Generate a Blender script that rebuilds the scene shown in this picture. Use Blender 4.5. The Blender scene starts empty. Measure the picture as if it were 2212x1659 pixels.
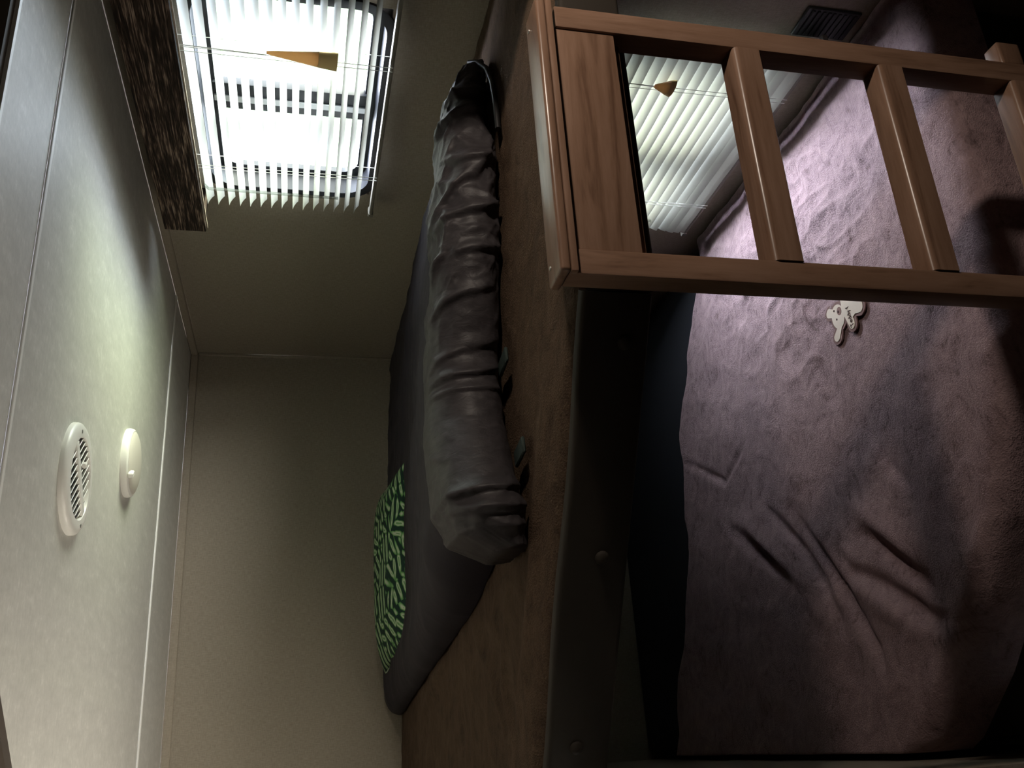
import bpy, bmesh, math, random
import numpy as np
from mathutils import Vector, Matrix

scene = bpy.context.scene
C = scene.collection
rng = random.Random(7)

# ------------------------------------------------------------------ camera
# corner of back wall / right wall is x=0, y=0; upper mattress top is z=0;
# the photograph was taken with the phone turned on its side
CAM = Vector((-1.4102, -3.1923, 0.3496))
FWD = Vector((0.37187434, 0.8998264, -0.22808316))
RGT = Vector((0.92605327, -0.37662863, 0.02400471))
UPV = Vector((0.06430258, 0.22014389, 0.9733457))
cd = bpy.data.cameras.new('camera')
cd.sensor_fit = 'HORIZONTAL'; cd.sensor_width = 36.0
cd.lens = 1935.8352 / 2212.0 * 36.0
cd.clip_start = 0.02; cd.clip_end = 200
cam = bpy.data.objects.new('camera', cd); C.objects.link(cam)
cr, cu, cb = -UPV, RGT, -FWD
cam.matrix_world = Matrix(((cr.x, cu.x, cb.x, CAM.x), (cr.y, cu.y, cb.y, CAM.y), (cr.z, cu.z, cb.z, CAM.z), (0, 0, 0, 1)))
scene.camera = cam

# ------------------------------------------------------------------ world: overcast sky above, lawn and added light bands below the horizon
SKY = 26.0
LAWN = (2.5, 2.75, 1.85, 1); NEAR_GLOW = (2.2, 2.35, 2.7, 1); TREE_BAND = (0.085, 0.105, 0.08, 1)  # lawn aside, these bands are added to shape the indoor light
SIDE_DIM = (0.50, 0.54, 0.62, 1); FAR_GLOW = (2.9, 2.7, 2.5, 1); WARM_GLOW = (0.90, 0.78, 0.67, 1); SKYLOW = (2.2, 2.25, 2.5, 1); SKYTOP = (2.4, 2.5, 3.1, 1)  # ground tones here are invented for the light they send indoors
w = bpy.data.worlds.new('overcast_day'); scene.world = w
w.use_nodes = True
nt = w.node_tree; nt.nodes.clear()
o = nt.nodes.new('ShaderNodeOutputWorld'); bg = nt.nodes.new('ShaderNodeBackground')
tc = nt.nodes.new('ShaderNodeTexCoord'); sp = nt.nodes.new('ShaderNodeSeparateXYZ')
rp = nt.nodes.new('ShaderNodeValToRGB'); mr = nt.nodes.new('ShaderNodeMapRange')
nt.links.new(tc.outputs['Generated'], sp.inputs[0])
nt.links.new(sp.outputs['Z'], mr.inputs['Value'])
mr.inputs['From Min'].default_value = -1; mr.inputs['From Max'].default_value = 1
nt.links.new(mr.outputs[0], rp.inputs[0])
def fill(r, stops):
    e = r.color_ramp.elements
    e[0].position, e[0].color = stops[0]; e[1].position, e[1].color = stops[-1]
    for ps, cl in stops[1:-1]:
        x = e.new(ps); x.color = cl
    return r
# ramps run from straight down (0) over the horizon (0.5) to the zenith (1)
# window side: sunny lawn between added glow bands, added tree band blocking low sky
fill(rp, ((0.17, NEAR_GLOW), (0.22, LAWN), (0.29, LAWN), (0.35, FAR_GLOW), (0.43, FAR_GLOW), (0.47, TREE_BAND), (0.63, TREE_BAND), (0.70, SKYLOW), (1.0, SKYTOP)))
# the same side further along: dimmer grey band added to weaken ceiling light there
r3 = fill(nt.nodes.new('ShaderNodeValToRGB'), ((0.0, SIDE_DIM), (0.43, SIDE_DIM), (0.47, TREE_BAND), (0.63, TREE_BAND), (0.70, SKYLOW), (1.0, SKYTOP)))
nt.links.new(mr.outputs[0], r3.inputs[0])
# other side: warm glow invented for the left window, added tree band, sky
r2 = fill(nt.nodes.new('ShaderNodeValToRGB'), ((0.0, WARM_GLOW), (0.46, WARM_GLOW), (0.50, TREE_BAND), (0.60, TREE_BAND), (0.66, SKYLOW), (1.0, SKYTOP)))
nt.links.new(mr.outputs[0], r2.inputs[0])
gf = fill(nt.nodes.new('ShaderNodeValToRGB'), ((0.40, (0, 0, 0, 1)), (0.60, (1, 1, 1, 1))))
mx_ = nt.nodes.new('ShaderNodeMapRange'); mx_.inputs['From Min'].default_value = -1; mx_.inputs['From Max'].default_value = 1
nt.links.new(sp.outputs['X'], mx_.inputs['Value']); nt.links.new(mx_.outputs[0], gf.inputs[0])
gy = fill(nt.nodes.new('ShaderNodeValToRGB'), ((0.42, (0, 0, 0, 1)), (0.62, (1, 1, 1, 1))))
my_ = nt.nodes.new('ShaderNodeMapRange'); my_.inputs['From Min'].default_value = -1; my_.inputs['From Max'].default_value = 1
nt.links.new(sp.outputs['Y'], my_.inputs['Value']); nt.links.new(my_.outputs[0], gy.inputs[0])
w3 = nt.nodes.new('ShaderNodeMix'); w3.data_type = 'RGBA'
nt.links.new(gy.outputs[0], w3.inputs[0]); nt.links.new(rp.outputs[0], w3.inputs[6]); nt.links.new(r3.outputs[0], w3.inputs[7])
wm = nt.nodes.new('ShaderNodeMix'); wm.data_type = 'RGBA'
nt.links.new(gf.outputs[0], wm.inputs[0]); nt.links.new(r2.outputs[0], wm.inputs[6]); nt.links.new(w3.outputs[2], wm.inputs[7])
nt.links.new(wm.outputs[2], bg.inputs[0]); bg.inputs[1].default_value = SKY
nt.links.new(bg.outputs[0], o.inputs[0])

def portal(name, loc, rot, sx, sy):
    l = bpy.data.lights.new(name, 'AREA'); l.shape = 'RECTANGLE'; l.size = sx; l.size_y = sy
    l.cycles.is_portal = True
    ob = bpy.data.objects.new(name, l); C.objects.link(ob); ob.location = loc; ob.rotation_euler = rot
    return ob
# portals only steer sampling of the sky through the window openings
portal('portal_upper_window', (0.055, -1.44, 0.39), (0, math.radians(90), 0), 0.40, 0.64)
portal('portal_lower_window', (0.055, -1.44, -0.48), (0, math.radians(90), 0), 0.40, 0.64)
portal('portal_cabin_window', (-2.09, -1.7, -0.10), (0, math.radians(-90), 0), 0.60, 2.4)

vs = scene.view_settings
vs.view_transform = 'Standard'; vs.look = 'None'; vs.gamma = 1.0; vs.exposure = 0.0
vs.use_curve_mapping = False
scene.cycles.use_denoising = True
scene.cycles.max_bounces = 10; scene.cycles.diffuse_bounces = 6
scene.cycles.sample_clamp_indirect = 6.0
scene.cycles.caustics_reflective = False; scene.cycles.caustics_refractive = False

# ------------------------------------------------------------------ materials
def mat(name, col=(0.5, 0.5, 0.5), rough=0.6, metal=0.0, spec=0.5, sheen=0.0, sheen_col=None):
    m = bpy.data.materials.new(name); m.use_nodes = True
    b = m.node_tree.nodes['Principled BSDF']
    b.inputs['Base Color'].default_value = (*col, 1); b.inputs['Roughness'].default_value = rough
    b.inputs['Metallic'].default_value = metal; b.inputs['Specular IOR Level'].default_value = spec
    if sheen:
        b.inputs['Sheen Weight'].default_value = sheen; b.inputs['Sheen Roughness'].default_value = 0.5
        if sheen_col: b.inputs['Sheen Tint'].default_value = (*sheen_col, 1)
    return m
def nd(m, t, **kw):
    n = m.node_tree.nodes.new(t)
    for k, v in kw.items():
        if k in n.inputs: n.inputs[k].default_value = v
        else: setattr(n, k, v)
    return n
def lk(m, a, b): m.node_tree.links.new(a, b)
def bsdf(m): return m.node_tree.nodes['Principled BSDF']
def coords(m, scale=(1, 1, 1), kind='Object', rot=(0, 0, 0)):
    t = nd(m, 'ShaderNodeTexCoord'); mp = nd(m, 'ShaderNodeMapping')
    mp.inputs['Scale'].default_value = scale; mp.inputs['Rotation'].default_value = rot
    lk(m, t.outputs[kind], mp.inputs[0]); return mp.outputs[0]
def ramp(m, fac, stops):
    r = nd(m, 'ShaderNodeValToRGB'); e = r.color_ramp.elements
    e[0].position, e[0].color = stops[0][0], (*stops[0][1], 1)
    e[1].position, e[1].color = stops[-1][0], (*stops[-1][1], 1)
    for p, c in stops[1:-1]:
        x = e.new(p); x.color = (*c, 1)
    lk(m, fac, r.inputs[0]); return r.outputs[0]
def bump(m, h, strength=0.3, dist=0.002):
    b = nd(m, 'ShaderNodeBump'); b.inputs['Strength'].default_value = strength; b.inputs['Distance'].default_value = dist
    lk(m, h, b.inputs['Height']); lk(m, b.outputs[0], bsdf(m).inputs['Normal']); return b
def noise(m, vec, scale, detail=4, rough=0.55, dist=0.0):
    n = nd(m, 'ShaderNodeTexNoise'); n.inputs['Scale'].default_value = scale; n.inputs['Detail'].default_value = detail
    n.inputs['Roughness'].default_value = rough; n.inputs['Distortion'].default_value = dist
    lk(m, vec, n.inputs['Vector']); return n.outputs['Fac']

def m_linen(name, c1, c2, rough=0.6, sc=1.0):
    """vinyl wall paper with a fine woven linen look"""
    m = mat(name, c1, rough, spec=0.35)
    a = noise(m, coords(m, (60, 60, 500)), 1.0, 3); b = noise(m, coords(m, (400, 400, 60)), 1.0, 3)
    mx = nd(m, 'ShaderNodeMath', operation='ADD'); lk(m, a, mx.inputs[0]); lk(m, b, mx.inputs[1])
    hf = nd(m, 'ShaderNodeMath', operation='MULTIPLY'); lk(m, mx.outputs[0], hf.inputs[0]); hf.inputs[1].default_value = 0.5
    lk(m, ramp(m, hf.outputs[0], [(0.38, c1), (0.62, c2)]), bsdf(m).inputs['Base Color'])
    bump(m, hf.outputs[0], 0.25, 0.0006)
    return m
M = {}
M['wall'] = m_linen('linen_vinyl_wall', (0.25, 0.212, 0.168), (0.34, 0.295, 0.236))
def m_ceiling():
    m = mat('mottled_ceiling_vinyl', (0.6, 0.6, 0.57), 0.5, spec=0.4)
    v = coords(m, (14, 30, 14)); n = noise(m, v, 5.0, 6, 0.65)
    n2 = noise(m, coords(m, (9, 3, 3)), 4.0, 4, 0.7)
    mx = nd(m, 'ShaderNodeMath', operation='ADD'); lk(m, n, mx.inputs[0]); lk(m, n2, mx.inputs[1])
    hf = nd(m, 'ShaderNodeMath', operation='MULTIPLY'); lk(m, mx.outputs[0], hf.inputs[0]); hf.inputs[1].default_value = 0.5
    lk(m, ramp(m, hf.outputs[0], [(0.32, (0.46, 0.45, 0.42)), (0.55, (0.56, 0.545, 0.51)), (0.72, (0.72, 0.70, 0.66))]), bsdf(m).inputs['Base Color'])
    bump(m, n, 0.2, 0.001); return m
M['ceiling'] = m_ceiling()
M['batten'] = mat('white_batten', (0.78, 0.77, 0.74), 0.45)
M['trim'] = m_linen('wall_trim', (0.28, 0.24, 0.19), (0.35, 0.30, 0.24))
M['panel'] = mat('dark_bounce_cut', (0.075, 0.055, 0.042), 0.6)  # dark finish added to unseen cabin surfaces to cut bounce light
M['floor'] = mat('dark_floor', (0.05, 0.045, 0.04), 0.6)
def m_wood(name, dark, mid, light, axis):
    m = mat(name, mid, 0.30, spec=0.5)
    s = {'z': (9, 9, 0.9), 'x': (0.9, 9, 9)}[axis]
    v = coords(m, s)
    n = noise(m, v, 3.2, 5, 0.6, 1.6)
    f = noise(m, coords(m, tuple(k * 14 for k in s)), 2.0, 3, 0.6)
    mx = nd(m, 'ShaderNodeMath', operation='MULTIPLY_ADD'); lk(m, f, mx.inputs[0]); mx.inputs[1].default_value = 0.30; lk(m, n, mx.inputs[2])
    c = ramp(m, mx.outputs[0], [(0.42, dark), (0.60, mid), (0.85, light)])
    lk(m, c, bsdf(m).inputs['Base Color']); bump(m, mx.outputs[0], 0.15, 0.0006)
    return m
M['wood_v'] = m_wood('stained_wood_upright', (0.145, 0.080, 0.052), (0.235, 0.138, 0.092), (0.30, 0.185, 0.13), 'z')
M['wood_h'] = m_wood('stained_wood_cross', (0.145, 0.080, 0.052), (0.235, 0.138, 0.092), (0.30, 0.185, 0.13), 'x')
def m_plush(name, dark, mid, light, sc=1.0, st=0.8):
    """deep pile fleece: nap brushed in patches, short strands"""
    m = mat(name, mid, 0.9, spec=0.1, sheen=0.35, sheen_col=light)
    v = coords(m, (1, 1, 1))
    big = noise(m, v, 11 * sc, 6, 0.68, 1.6)
    st1 = noise(m, coords(m, (34 * sc, 120 * sc, 34)), 1.0, 4, 0.7, 0.9)
    fine = noise(m, coords(m, (300, 300, 300)), 1.0, 2, 0.6)
    a = nd(m, 'ShaderNodeMath', operation='MULTIPLY_ADD'); lk(m, st1, a.inputs[0]); a.inputs[1].default_value = 0.55; lk(m, big, a.inputs[2])
    lk(m, ramp(m, a.outputs[0], [(0.50, dark), (0.70, mid), (1.0, light)]), bsdf(m).inputs['Base Color'])
    h = nd(m, 'ShaderNodeMath', operation='MULTIPLY_ADD'); lk(m, fine, h.inputs[0]); h.inputs[1].default_value = 0.6; lk(m, a.outputs[0], h.inputs[2])
    bump(m, h.outputs[0], st, 0.006); return m
M['plush_brown'] = m_plush('brown_plush_fleece', (0.042, 0.027, 0.018), (0.075, 0.049, 0.033), (0.115, 0.078, 0.052), 1.0)
M['plush_taupe'] = m_plush('taupe_plush_fleece', (0.13, 0.089, 0.094), (0.335, 0.235, 0.25), (0.46, 0.33, 0.345), 1.3)
def m_satin():
    m = mat('grey_satin', (0.16, 0.15, 0.155), 0.48, spec=0.32)
    n = noise(m, coords(m, (40, 6, 20)), 2.0, 5, 0.6, 0.8)
    lk(m, ramp(m, n, [(0.35, (0.036, 0.032, 0.035)), (0.65, (0.056, 0.050, 0.054))]), bsdf(m).inputs['Base Color'])
    bump(m, n, 0.35, 0.004); return m
M['satin'] = m_satin()
M['dark_fabric'] = mat('charcoal_quilt_fabric', (0.034, 0.030, 0.037), 0.6, spec=0.12)
_m = M['dark_fabric']; bump(_m, noise(_m, coords(_m), 55, 4), 0.25, 0.002)
M['strap'] = mat('dark_green_webbing', (0.02, 0.035, 0.03), 0.7)
M['black'] = mat('black_plastic', (0.012, 0.012, 0.013), 0.45)
def m_vinyl():
    m = mat('dark_brown_vinyl', (0.036, 0.030, 0.024), 0.7, spec=0.2)
    n = noise(m, coords(m), 260, 3); bump(m, n, 0.18, 0.001); return m
M['vinyl'] = m_vinyl()
M['white_plastic'] = mat('white_plastic', (0.78, 0.76, 0.72), 0.35)
M['frame'] = mat('dark_window_frame', (0.012, 0.013, 0.016), 0.5, spec=0.25)
M['alu'] = mat('brushed_aluminium', (0.55, 0.57, 0.6), 0.4, 0.8)
def m_slat():
    m = mat('cream_vinyl_slat', (0.42, 0.42, 0.38), 0.4, spec=0.4)
    b = bsdf(m); t = nd(m, 'ShaderNodeBsdfTranslucent'); t.inputs['Color'].default_value = (0.86, 0.86, 0.74, 1)
    x = nd(m, 'ShaderNodeMixShader'); x.inputs[0].default_value = 0.05
    out = m.node_tree.nodes['Material Output']
    lk(m, b.outputs[0], x.inputs[1]); lk(m, t.outputs[0], x.inputs[2]); lk(m, x.outputs[0], out.inputs[0]); return m
M['slat'] = m_slat()
M['rail'] = mat('taupe_blind_rail', (0.20, 0.185, 0.155), 0.5)
M['slat_brown'] = mat('scatter_stop_slat', (0.06, 0.038, 0.026), 0.6)  # for the added unseen blind, dark so the slats scatter little light
M['cord'] = mat('white_cord', (0.8, 0.8, 0.76), 0.7)
def m_thinglass(name, tint, glossy=0.08):
    m = bpy.data.materials.new(name); m.use_nodes = True
    m.node_tree.nodes.remove(bsdf(m)); out = m.node_tree.nodes['Material Output']
    t = nd(m, 'ShaderNodeBsdfTransparent'); t.inputs[0].default_value = (*tint, 1)
    g = nd(m, 'ShaderNodeBsdfGlossy'); g.inputs['Roughness'].default_value = 0.03
    x = nd(m, 'ShaderNodeMixShader'); x.inputs[0].default_value = glossy
    lk(m, t.outputs[0], x.inputs[1]); lk(m, g.outputs[0], x.inputs[2]); lk(m, x.outputs[0], out.inputs[0]); return m
M['glass'] = m_thinglass('window_glass', (0.93, 0.96, 0.95), 0.05)
M['acrylic'] = m_thinglass('clear_acrylic', (0.86, 0.88, 0.86), 0.25)
def m_amber():
    m = mat('amber_plastic', (0.42, 0.30, 0.19), 0.4)
    b = bsdf(m); t = nd(m, 'ShaderNodeBsdfTranslucent'); t.inputs['Color'].default_value = (0.60, 0.42, 0.24, 1)
    x = nd(m, 'ShaderNodeMixShader'); x.inputs[0].default_value = 0.5
    out = m.node_tree.nodes['Material Output']
    lk(m, b.outputs[0], x.inputs[1]); lk(m, t.outputs[0], x.inputs[2]); lk(m, x.outputs[0], out.inputs[0]); return m
M['amber'] = m_amber()
M['amber_light'] = mat('pale_wood_tassel', (0.85, 0.62, 0.28), 0.5)
def m_valance():
    m = mat('striated_brown_fabric', (0.1, 0.07, 0.05), 0.85, spec=0.15)
    # thin horizontal yarns, each broken into light and dark runs
    yarn = noise(m, coords(m, (3, 15, 330)), 1.0, 2, 0.6)
    base = noise(m, coords(m, (2, 12, 60)), 1.0, 3, 0.6)
    mx = nd(m, 'ShaderNodeMath', operation='MULTIPLY_ADD'); lk(m, base, mx.inputs[0]); mx.inputs[1].default_value = 0.55; lk(m, yarn, mx.inputs[2])
    lk(m, ramp(m, mx.outputs[0], [(0.66, (0.012, 0.008, 0.006)), (0.80, (0.040, 0.025, 0.018)), (0.92, (0.14, 0.10, 0.075)), (1.05, (0.26, 0.20, 0.155))]), bsdf(m).inputs['Base Color'])
    bump(m, yarn, 0.6, 0.002); return m
M['valance'] = m_valance()
def m_leaf():
    """palm print: every leaf cluster has its own direction, leaves as light streaks on deep green"""
    m = mat('palm_leaf_print', (0.1, 0.3, 0.12), 0.75, spec=0.2)
    uv = coords(m, (1, 1, 1), 'UV')
    vo = nd(m, 'ShaderNodeTexVoronoi'); vo.inputs['Scale'].default_value = 13.0; vo.inputs['Randomness'].default_value = 0.75
    lk(m, uv, vo.inputs['Vector'])
    sep = nd(m, 'ShaderNodeSeparateColor'); lk(m, vo.outputs['Color'], sep.inputs[0])
    ang = nd(m, 'ShaderNodeMath', operation='MULTIPLY_ADD'); lk(m, sep.outputs[0], ang.inputs[0]); ang.inputs[1].default_value = 1.6; ang.inputs[2].default_value = 0.2
    vr = nd(m, 'ShaderNodeVectorRotate', rotation_type='Z_AXIS'); lk(m, uv, vr.inputs['Vector']); lk(m, vo.outputs['Position'], vr.inputs['Center']); lk(m, ang.outputs[0], vr.inputs['Angle'])
    wv = nd(m, 'ShaderNodeTexWave'); wv.inputs['Scale'].default_value = 9.0; wv.inputs['Distortion'].default_value = 1.2; wv.inputs['Detail'].default_value = 1.5
    wv.inputs['Detail Scale'].default_value = 3.0
    lk(m, vr.outputs[0], wv.inputs['Vector'])
    # leaves fade out towards the rim of each cluster, dark ground between clusters
    vd = nd(m, 'ShaderNodeTexVoronoi', feature='DISTANCE_TO_EDGE'); vd.inputs['Scale'].default_value = 13.0; vd.inputs['Randomness'].default_value = 0.75
    lk(m, uv, vd.inputs['Vector'])
    ed = nd(m, 'ShaderNodeMapRange'); lk(m, vd.outputs['Distance'], ed.inputs[0]); ed.inputs[1].default_value = 0.0; ed.inputs[2].default_value = 0.12; ed.inputs[3].default_value = 0.45; ed.inputs[4].default_value = 1.0
    mu = nd(m, 'ShaderNodeMath', operation='MULTIPLY'); lk(m, wv.outputs['Fac'], mu.inputs[0]); lk(m, ed.outputs[0], mu.inputs[1])
    gr = ramp(m, mu.outputs[0], [(0.28, (0.012, 0.035, 0.026)), (0.36, (0.05, 0.15, 0.05)), (0.52, (0.17, 0.36, 0.13)), (0.70, (0.42, 0.50, 0.34)), (0.86, (0.50, 0.55, 0.43)), (0.95, (0.16, 0.33, 0.13))])
    lk(m, gr, bsdf(m).inputs['Base Color']); return m
M['leaf'] = m_leaf()
M['mattress'] = mat('grey_mattress_ticking', (0.16, 0.15, 0.15), 0.9)
M['navy'] = mat('navy_mattress_cover', (0.012, 0.013, 0.018), 0.85)
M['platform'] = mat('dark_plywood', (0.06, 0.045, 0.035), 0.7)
M['curtain'] = m_linen('tan_curtain_cloth', (0.20, 0.155, 0.11), (0.27, 0.21, 0.15), 0.85)
M['cream_cloth'] = m_linen('cream_cotton', (0.42, 0.36, 0.28), (0.5, 0.43, 0.34), 0.85)
M['label_cream'] = mat('cream_woven_label', (0.72, 0.62, 0.52), 0.8)
M['label_edge'] = mat('mauve_label_edge', (0.23, 0.14, 0.13), 0.85)
M['label_dark'] = mat('dark_brown_stitching', (0.05, 0.022, 0.018), 0.8)
M['label_snout'] = mat('brown_stitching', (0.27, 0.16, 0.14), 0.8)
M['grille'] = mat('dark_grille', (0.012, 0.012, 0.014), 0.6)
M['sofa'] = mat('grey_cabin_panel', (0.35, 0.31, 0.27), 0.7)
M['screw'] = mat('screw_head', (0.5, 0.48, 0.45), 0.35, 0.9)

# ------------------------------------------------------------------ mesh helpers
def link(name, me, m, parent=None, loc=(0, 0, 0), rot=(0, 0, 0), smooth=None):
    ob = bpy.data.objects.new(name, me); C.objects.link(ob)
    if m is not None and not me.materials: me.materials.append(m)
    ob.location = loc; ob.rotation_euler = rot
    if parent is not None: ob.parent = parent
    if smooth is not None:
        for p in me.polygons: p.use_smooth = True
        if smooth < 180: me.set_sharp_from_angle(angle=math.radians(smooth))
    return ob
def from_bm(bm, name):
    bmesh.ops.recalc_face_normals(bm, faces=bm.faces)
    me = bpy.data.meshes.new(name); bm.to_mesh(me); bm.free(); return me
def add_box(bm, lo, hi, M4=None):
    vs_ = [bm.verts.new((x, y, z)) for x in (lo[0], hi[0]) for y in (lo[1], hi[1]) for z in (lo[2], hi[2])]
    if M4 is not None:
        for v in vs_: v.co = M4 @ v.co
    for f in ((0, 1, 3, 2), (4, 6, 7, 5), (0, 4, 5, 1), (2, 3, 7, 6), (0, 2, 6, 4), (1, 5, 7, 3)):
        bm.faces.new([vs_[i] for i in f])
    return vs_
def box_me(name, lo, hi, bevel=0.0, seg=2):
    bm = bmesh.new(); add_box(bm, lo, hi)
    if bevel: bmesh.ops.bevel(bm, geom=list(bm.edges), offset=bevel, segments=seg, profile=0.6, affect='EDGES')
    return from_bm(bm, name)
def box(name, lo, hi, m, parent=None, bevel=0.0, seg=2, loc=(0, 0, 0), rot=(0, 0, 0)):
    return link(name, box_me(name, lo, hi, bevel, seg), m, parent, loc, rot, 40 if bevel else None)
def lathe_me(name, prof, n=48, close=False):
    """profile of (r, z) spun around z"""
    bm = bmesh.new(); rings = []
    for r, z in prof:
        if r < 1e-6: rings.append([bm.verts.new((0, 0, z))])
        else: rings.append([bm.verts.new((r * math.cos(2 * math.pi * i / n), r * math.sin(2 * math.pi * i / n), z)) for i in range(n)])
    for a, b in zip(rings, rings[1:]):
        for i in range(n):
            j = (i + 1) % n
            if len(a) == 1 and len(b) == 1: continue
            if len(a) == 1: bm.faces.new((a[0], b[i], b[j]))
            elif len(b) == 1: bm.faces.new((a[i], a[j], b[0]))
            else: bm.faces.new((a[i], a[j], b[j], b[i]))
    return from_bm(bm, name)
def tube_me(name, pts, r, n=8):
    bm = bmesh.new(); rings = []
    pts = [Vector(p) for p in pts]
    for k, p in enumerate(pts):
        d = (pts[min(k + 1, len(pts) - 1)] - pts[max(k - 1, 0)]).normalized()
        a = d.orthogonal().normalized() if k == 0 else (a - d * a.dot(d)).normalized()
        b = d.cross(a)
        rings.append([bm.verts.new(p + r * (math.cos(2 * math.pi * i / n) * a + math.sin(2 * math.pi * i / n) * b)) for i in range(n)])
    for a_, b_ in zip(rings, rings[1:]):
        for i in range(n): bm.faces.new((a_[i], a_[(i + 1) % n], b_[(i + 1) % n], b_[i]))
    bm.faces.new(rings[0]); bm.faces.new(rings[-1])
    return from_bm(bm, name)
def prism_me(name, poly, z0, z1, bevel=0.0, seg=2):
    bm = bmesh.new()
    a = [bm.verts.new((x, y, z0)) for x, y in poly]; b = [bm.verts.new((x, y, z1)) for x, y in poly]
    bm.faces.new(a); bm.faces.new(b)
    for i in range(len(poly)):
        j = (i + 1) % len(poly); bm.faces.new((a[i], a[j], b[j], b[i]))
    if bevel: bmesh.ops.bevel(bm, geom=list(bm.edges), offset=bevel, segments=seg, profile=0.6, affect='EDGES')
    return from_bm(bm, name)
def grid_me(name, P, uv=None, wrap=False, caps=False):
    """P: array (nu, nv, 3)"""
    nu, nv = P.shape[:2]
    idx = np.arange(nu * nv).reshape(nu, nv)
    A = idx[:-1, :]; B = idx[1:, :]
    if wrap:
        A2 = np.roll(A, -1, 1); B2 = np.roll(B, -1, 1)
        F = np.stack([A, B, B2, A2], -1).reshape(-1, 4)
    else:
        F = np.stack([A[:, :-1], B[:, :-1], B[:, 1:], A[:, 1:]], -1).reshape(-1, 4)
    F = F.tolist()
    if caps: F += [idx[0].tolist(), idx[-1].tolist()[::-1]]
    me = bpy.data.meshes.new(name); me.from_pydata(P.reshape(-1, 3).tolist(), [], F)
    if uv is not None:
        l = me.uv_layers.new(name='UVMap'); U = uv.reshape(-1, 2)
        li = np.empty(len(me.loops), dtype=np.int32); me.loops.foreach_get('vertex_index', li)
        l.data.foreach_set('uv', U[li].astype(np.float32).ravel())
    me.update(); return me
def vnoise(x, y, seed=0):
    """smooth value noise on numpy arrays"""
    r = np.random.RandomState(seed); T = r.rand(256, 256)
    xi = np.floor(x).astype(int); yi = np.floor(y).astype(int); fx = x - xi; fy = y - yi
    fx = fx * fx * (3 - 2 * fx); fy = fy * fy * (3 - 2 * fy)
    g = lambda i, j: T[i & 255, j & 255]
    return (g(xi, yi) * (1 - fx) + g(xi + 1, yi) * fx) * (1 - fy) + (g(xi, yi + 1) * (1 - fx) + g(xi + 1, yi + 1) * fx) * fy
def fbm(x, y, seed=0, o=4):
    s = 0; a = 0.5
    for k in range(o):
        s = s + a * vnoise(x * 2 ** k + 13.7 * k, y * 2 ** k + 7.1 * k, seed + k); a *= 0.5
    return s
def ridge(x, y, seed=0, o=2):
    s = 0; a = 1.0
    for k in range(o):
        n = vnoise(x * 2 ** k + 3.3 * k, y * 2 ** k + 9.1 * k, seed + k); s = s + a * (1 - np.abs(2 * n - 1)) ** 3; a *= 0.5
    return s
def seg_dist(x, y, pts):
    """distance to a polyline and the parameter along it (0..1)"""
    best = np.full(x.shape, 1e9); par = np.zeros(x.shape); side = np.zeros(x.shape)
    n = len(pts) - 1
    for k in range(n):
        (ax, ay), (bx, by) = pts[k], pts[k + 1]
        dx, dy = bx - ax, by - ay; L = dx * dx + dy * dy
        t = np.clip(((x - ax) * dx + (y - ay) * dy) / L, 0, 1)
        d = np.hypot(x - ax - t * dx, y - ay - t * dy)
        s = np.sign((x - ax) * dy - (y - ay) * dx)
        m_ = d < best
        best = np.where(m_, d, best); par = np.where(m_, (k + t) / n, par); side = np.where(m_, s, side)
    return best, par, side

def tag(ob, label, cat, group=None, kind=None):
    ob['label'] = label; ob['category'] = cat
    if group: ob['group'] = group
    if kind: ob['kind'] = kind
    return ob
def empty(name, loc, label, cat, group=None, kind=None):
    ob = bpy.data.objects.new(name, None); C.objects.link(ob); ob.location = loc; ob.empty_display_size = 0.05
    return tag(ob, label, cat, group, kind)
def S(ob, label, cat): return tag(ob, label, cat, None, 'structure')

# ------------------------------------------------------------------ the shell
ZC, ZF = 0.75, -1.36              # ceiling, floor
XW = -2.05                        # far side wall of the trailer
YR = -5.6                         # end wall of the cabin behind the camera
W1 = (-1.775, -1.105, 0.185, 0.595)      # upper window opening y0 y1 z0 z1
W2 = (-1.775, -1.105, -0.695, -0.265)    # lower window opening
CW = (-2.9, -0.5, -0.40, 0.20)           # window opening in the opposite wall, left of the bunks

def holed_wall(name, axis, at, thick, rect, holes, m, label):
    """wall slab in the plane axis = at, rect (a0,a1,z0,z1), rectangular openings"""
    a = sorted({rect[0], rect[1], *[h[i] for h in holes for i in (0, 1)]}); z = sorted({rect[2], rect[3], *[h[i] for h in holes for i in (2, 3)]})
    bm = bmesh.new(); cache = {}
    def V(i, j, d):
        k = (i, j, d)
        if k not in cache:
            p = at + (thick if d else 0)
            cache[k] = bm.verts.new((p, a[i], z[j]) if axis == 'x' else (a[i], p, z[j]))
        return cache[k]
    solid = {}
    for i in range(len(a) - 1):
        for j in range(len(z) - 1):
            ca, cz = (a[i] + a[i + 1]) / 2, (z[j] + z[j + 1]) / 2
            solid[i, j] = not any(h[0] < ca < h[1] and h[2] < cz < h[3] for h in holes)
    for (i, j), s in solid.items():
        if not s: continue
        for d in (0, 1): bm.faces.new((V(i, j, d), V(i + 1, j, d), V(i + 1, j + 1, d), V(i, j + 1, d)))
        for (di, dj, e) in ((-1, 0, ((0, 0), (0, 1))), (1, 0, ((1, 0), (1, 1))), (0, -1, ((0, 0), (1, 0))), (0, 1, ((0, 1), (1, 1)))):
            if not solid.get((i + di, j + dj), False):
                (p, q), (r, t) = e
                bm.faces.new((V(i + p, j + q, 0), V(i + r, j + t, 0), V(i + r, j + t, 1), V(i + p, j + q, 1)))
    return S(link(name, from_bm(bm, name), m), label, 'wall')

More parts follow.
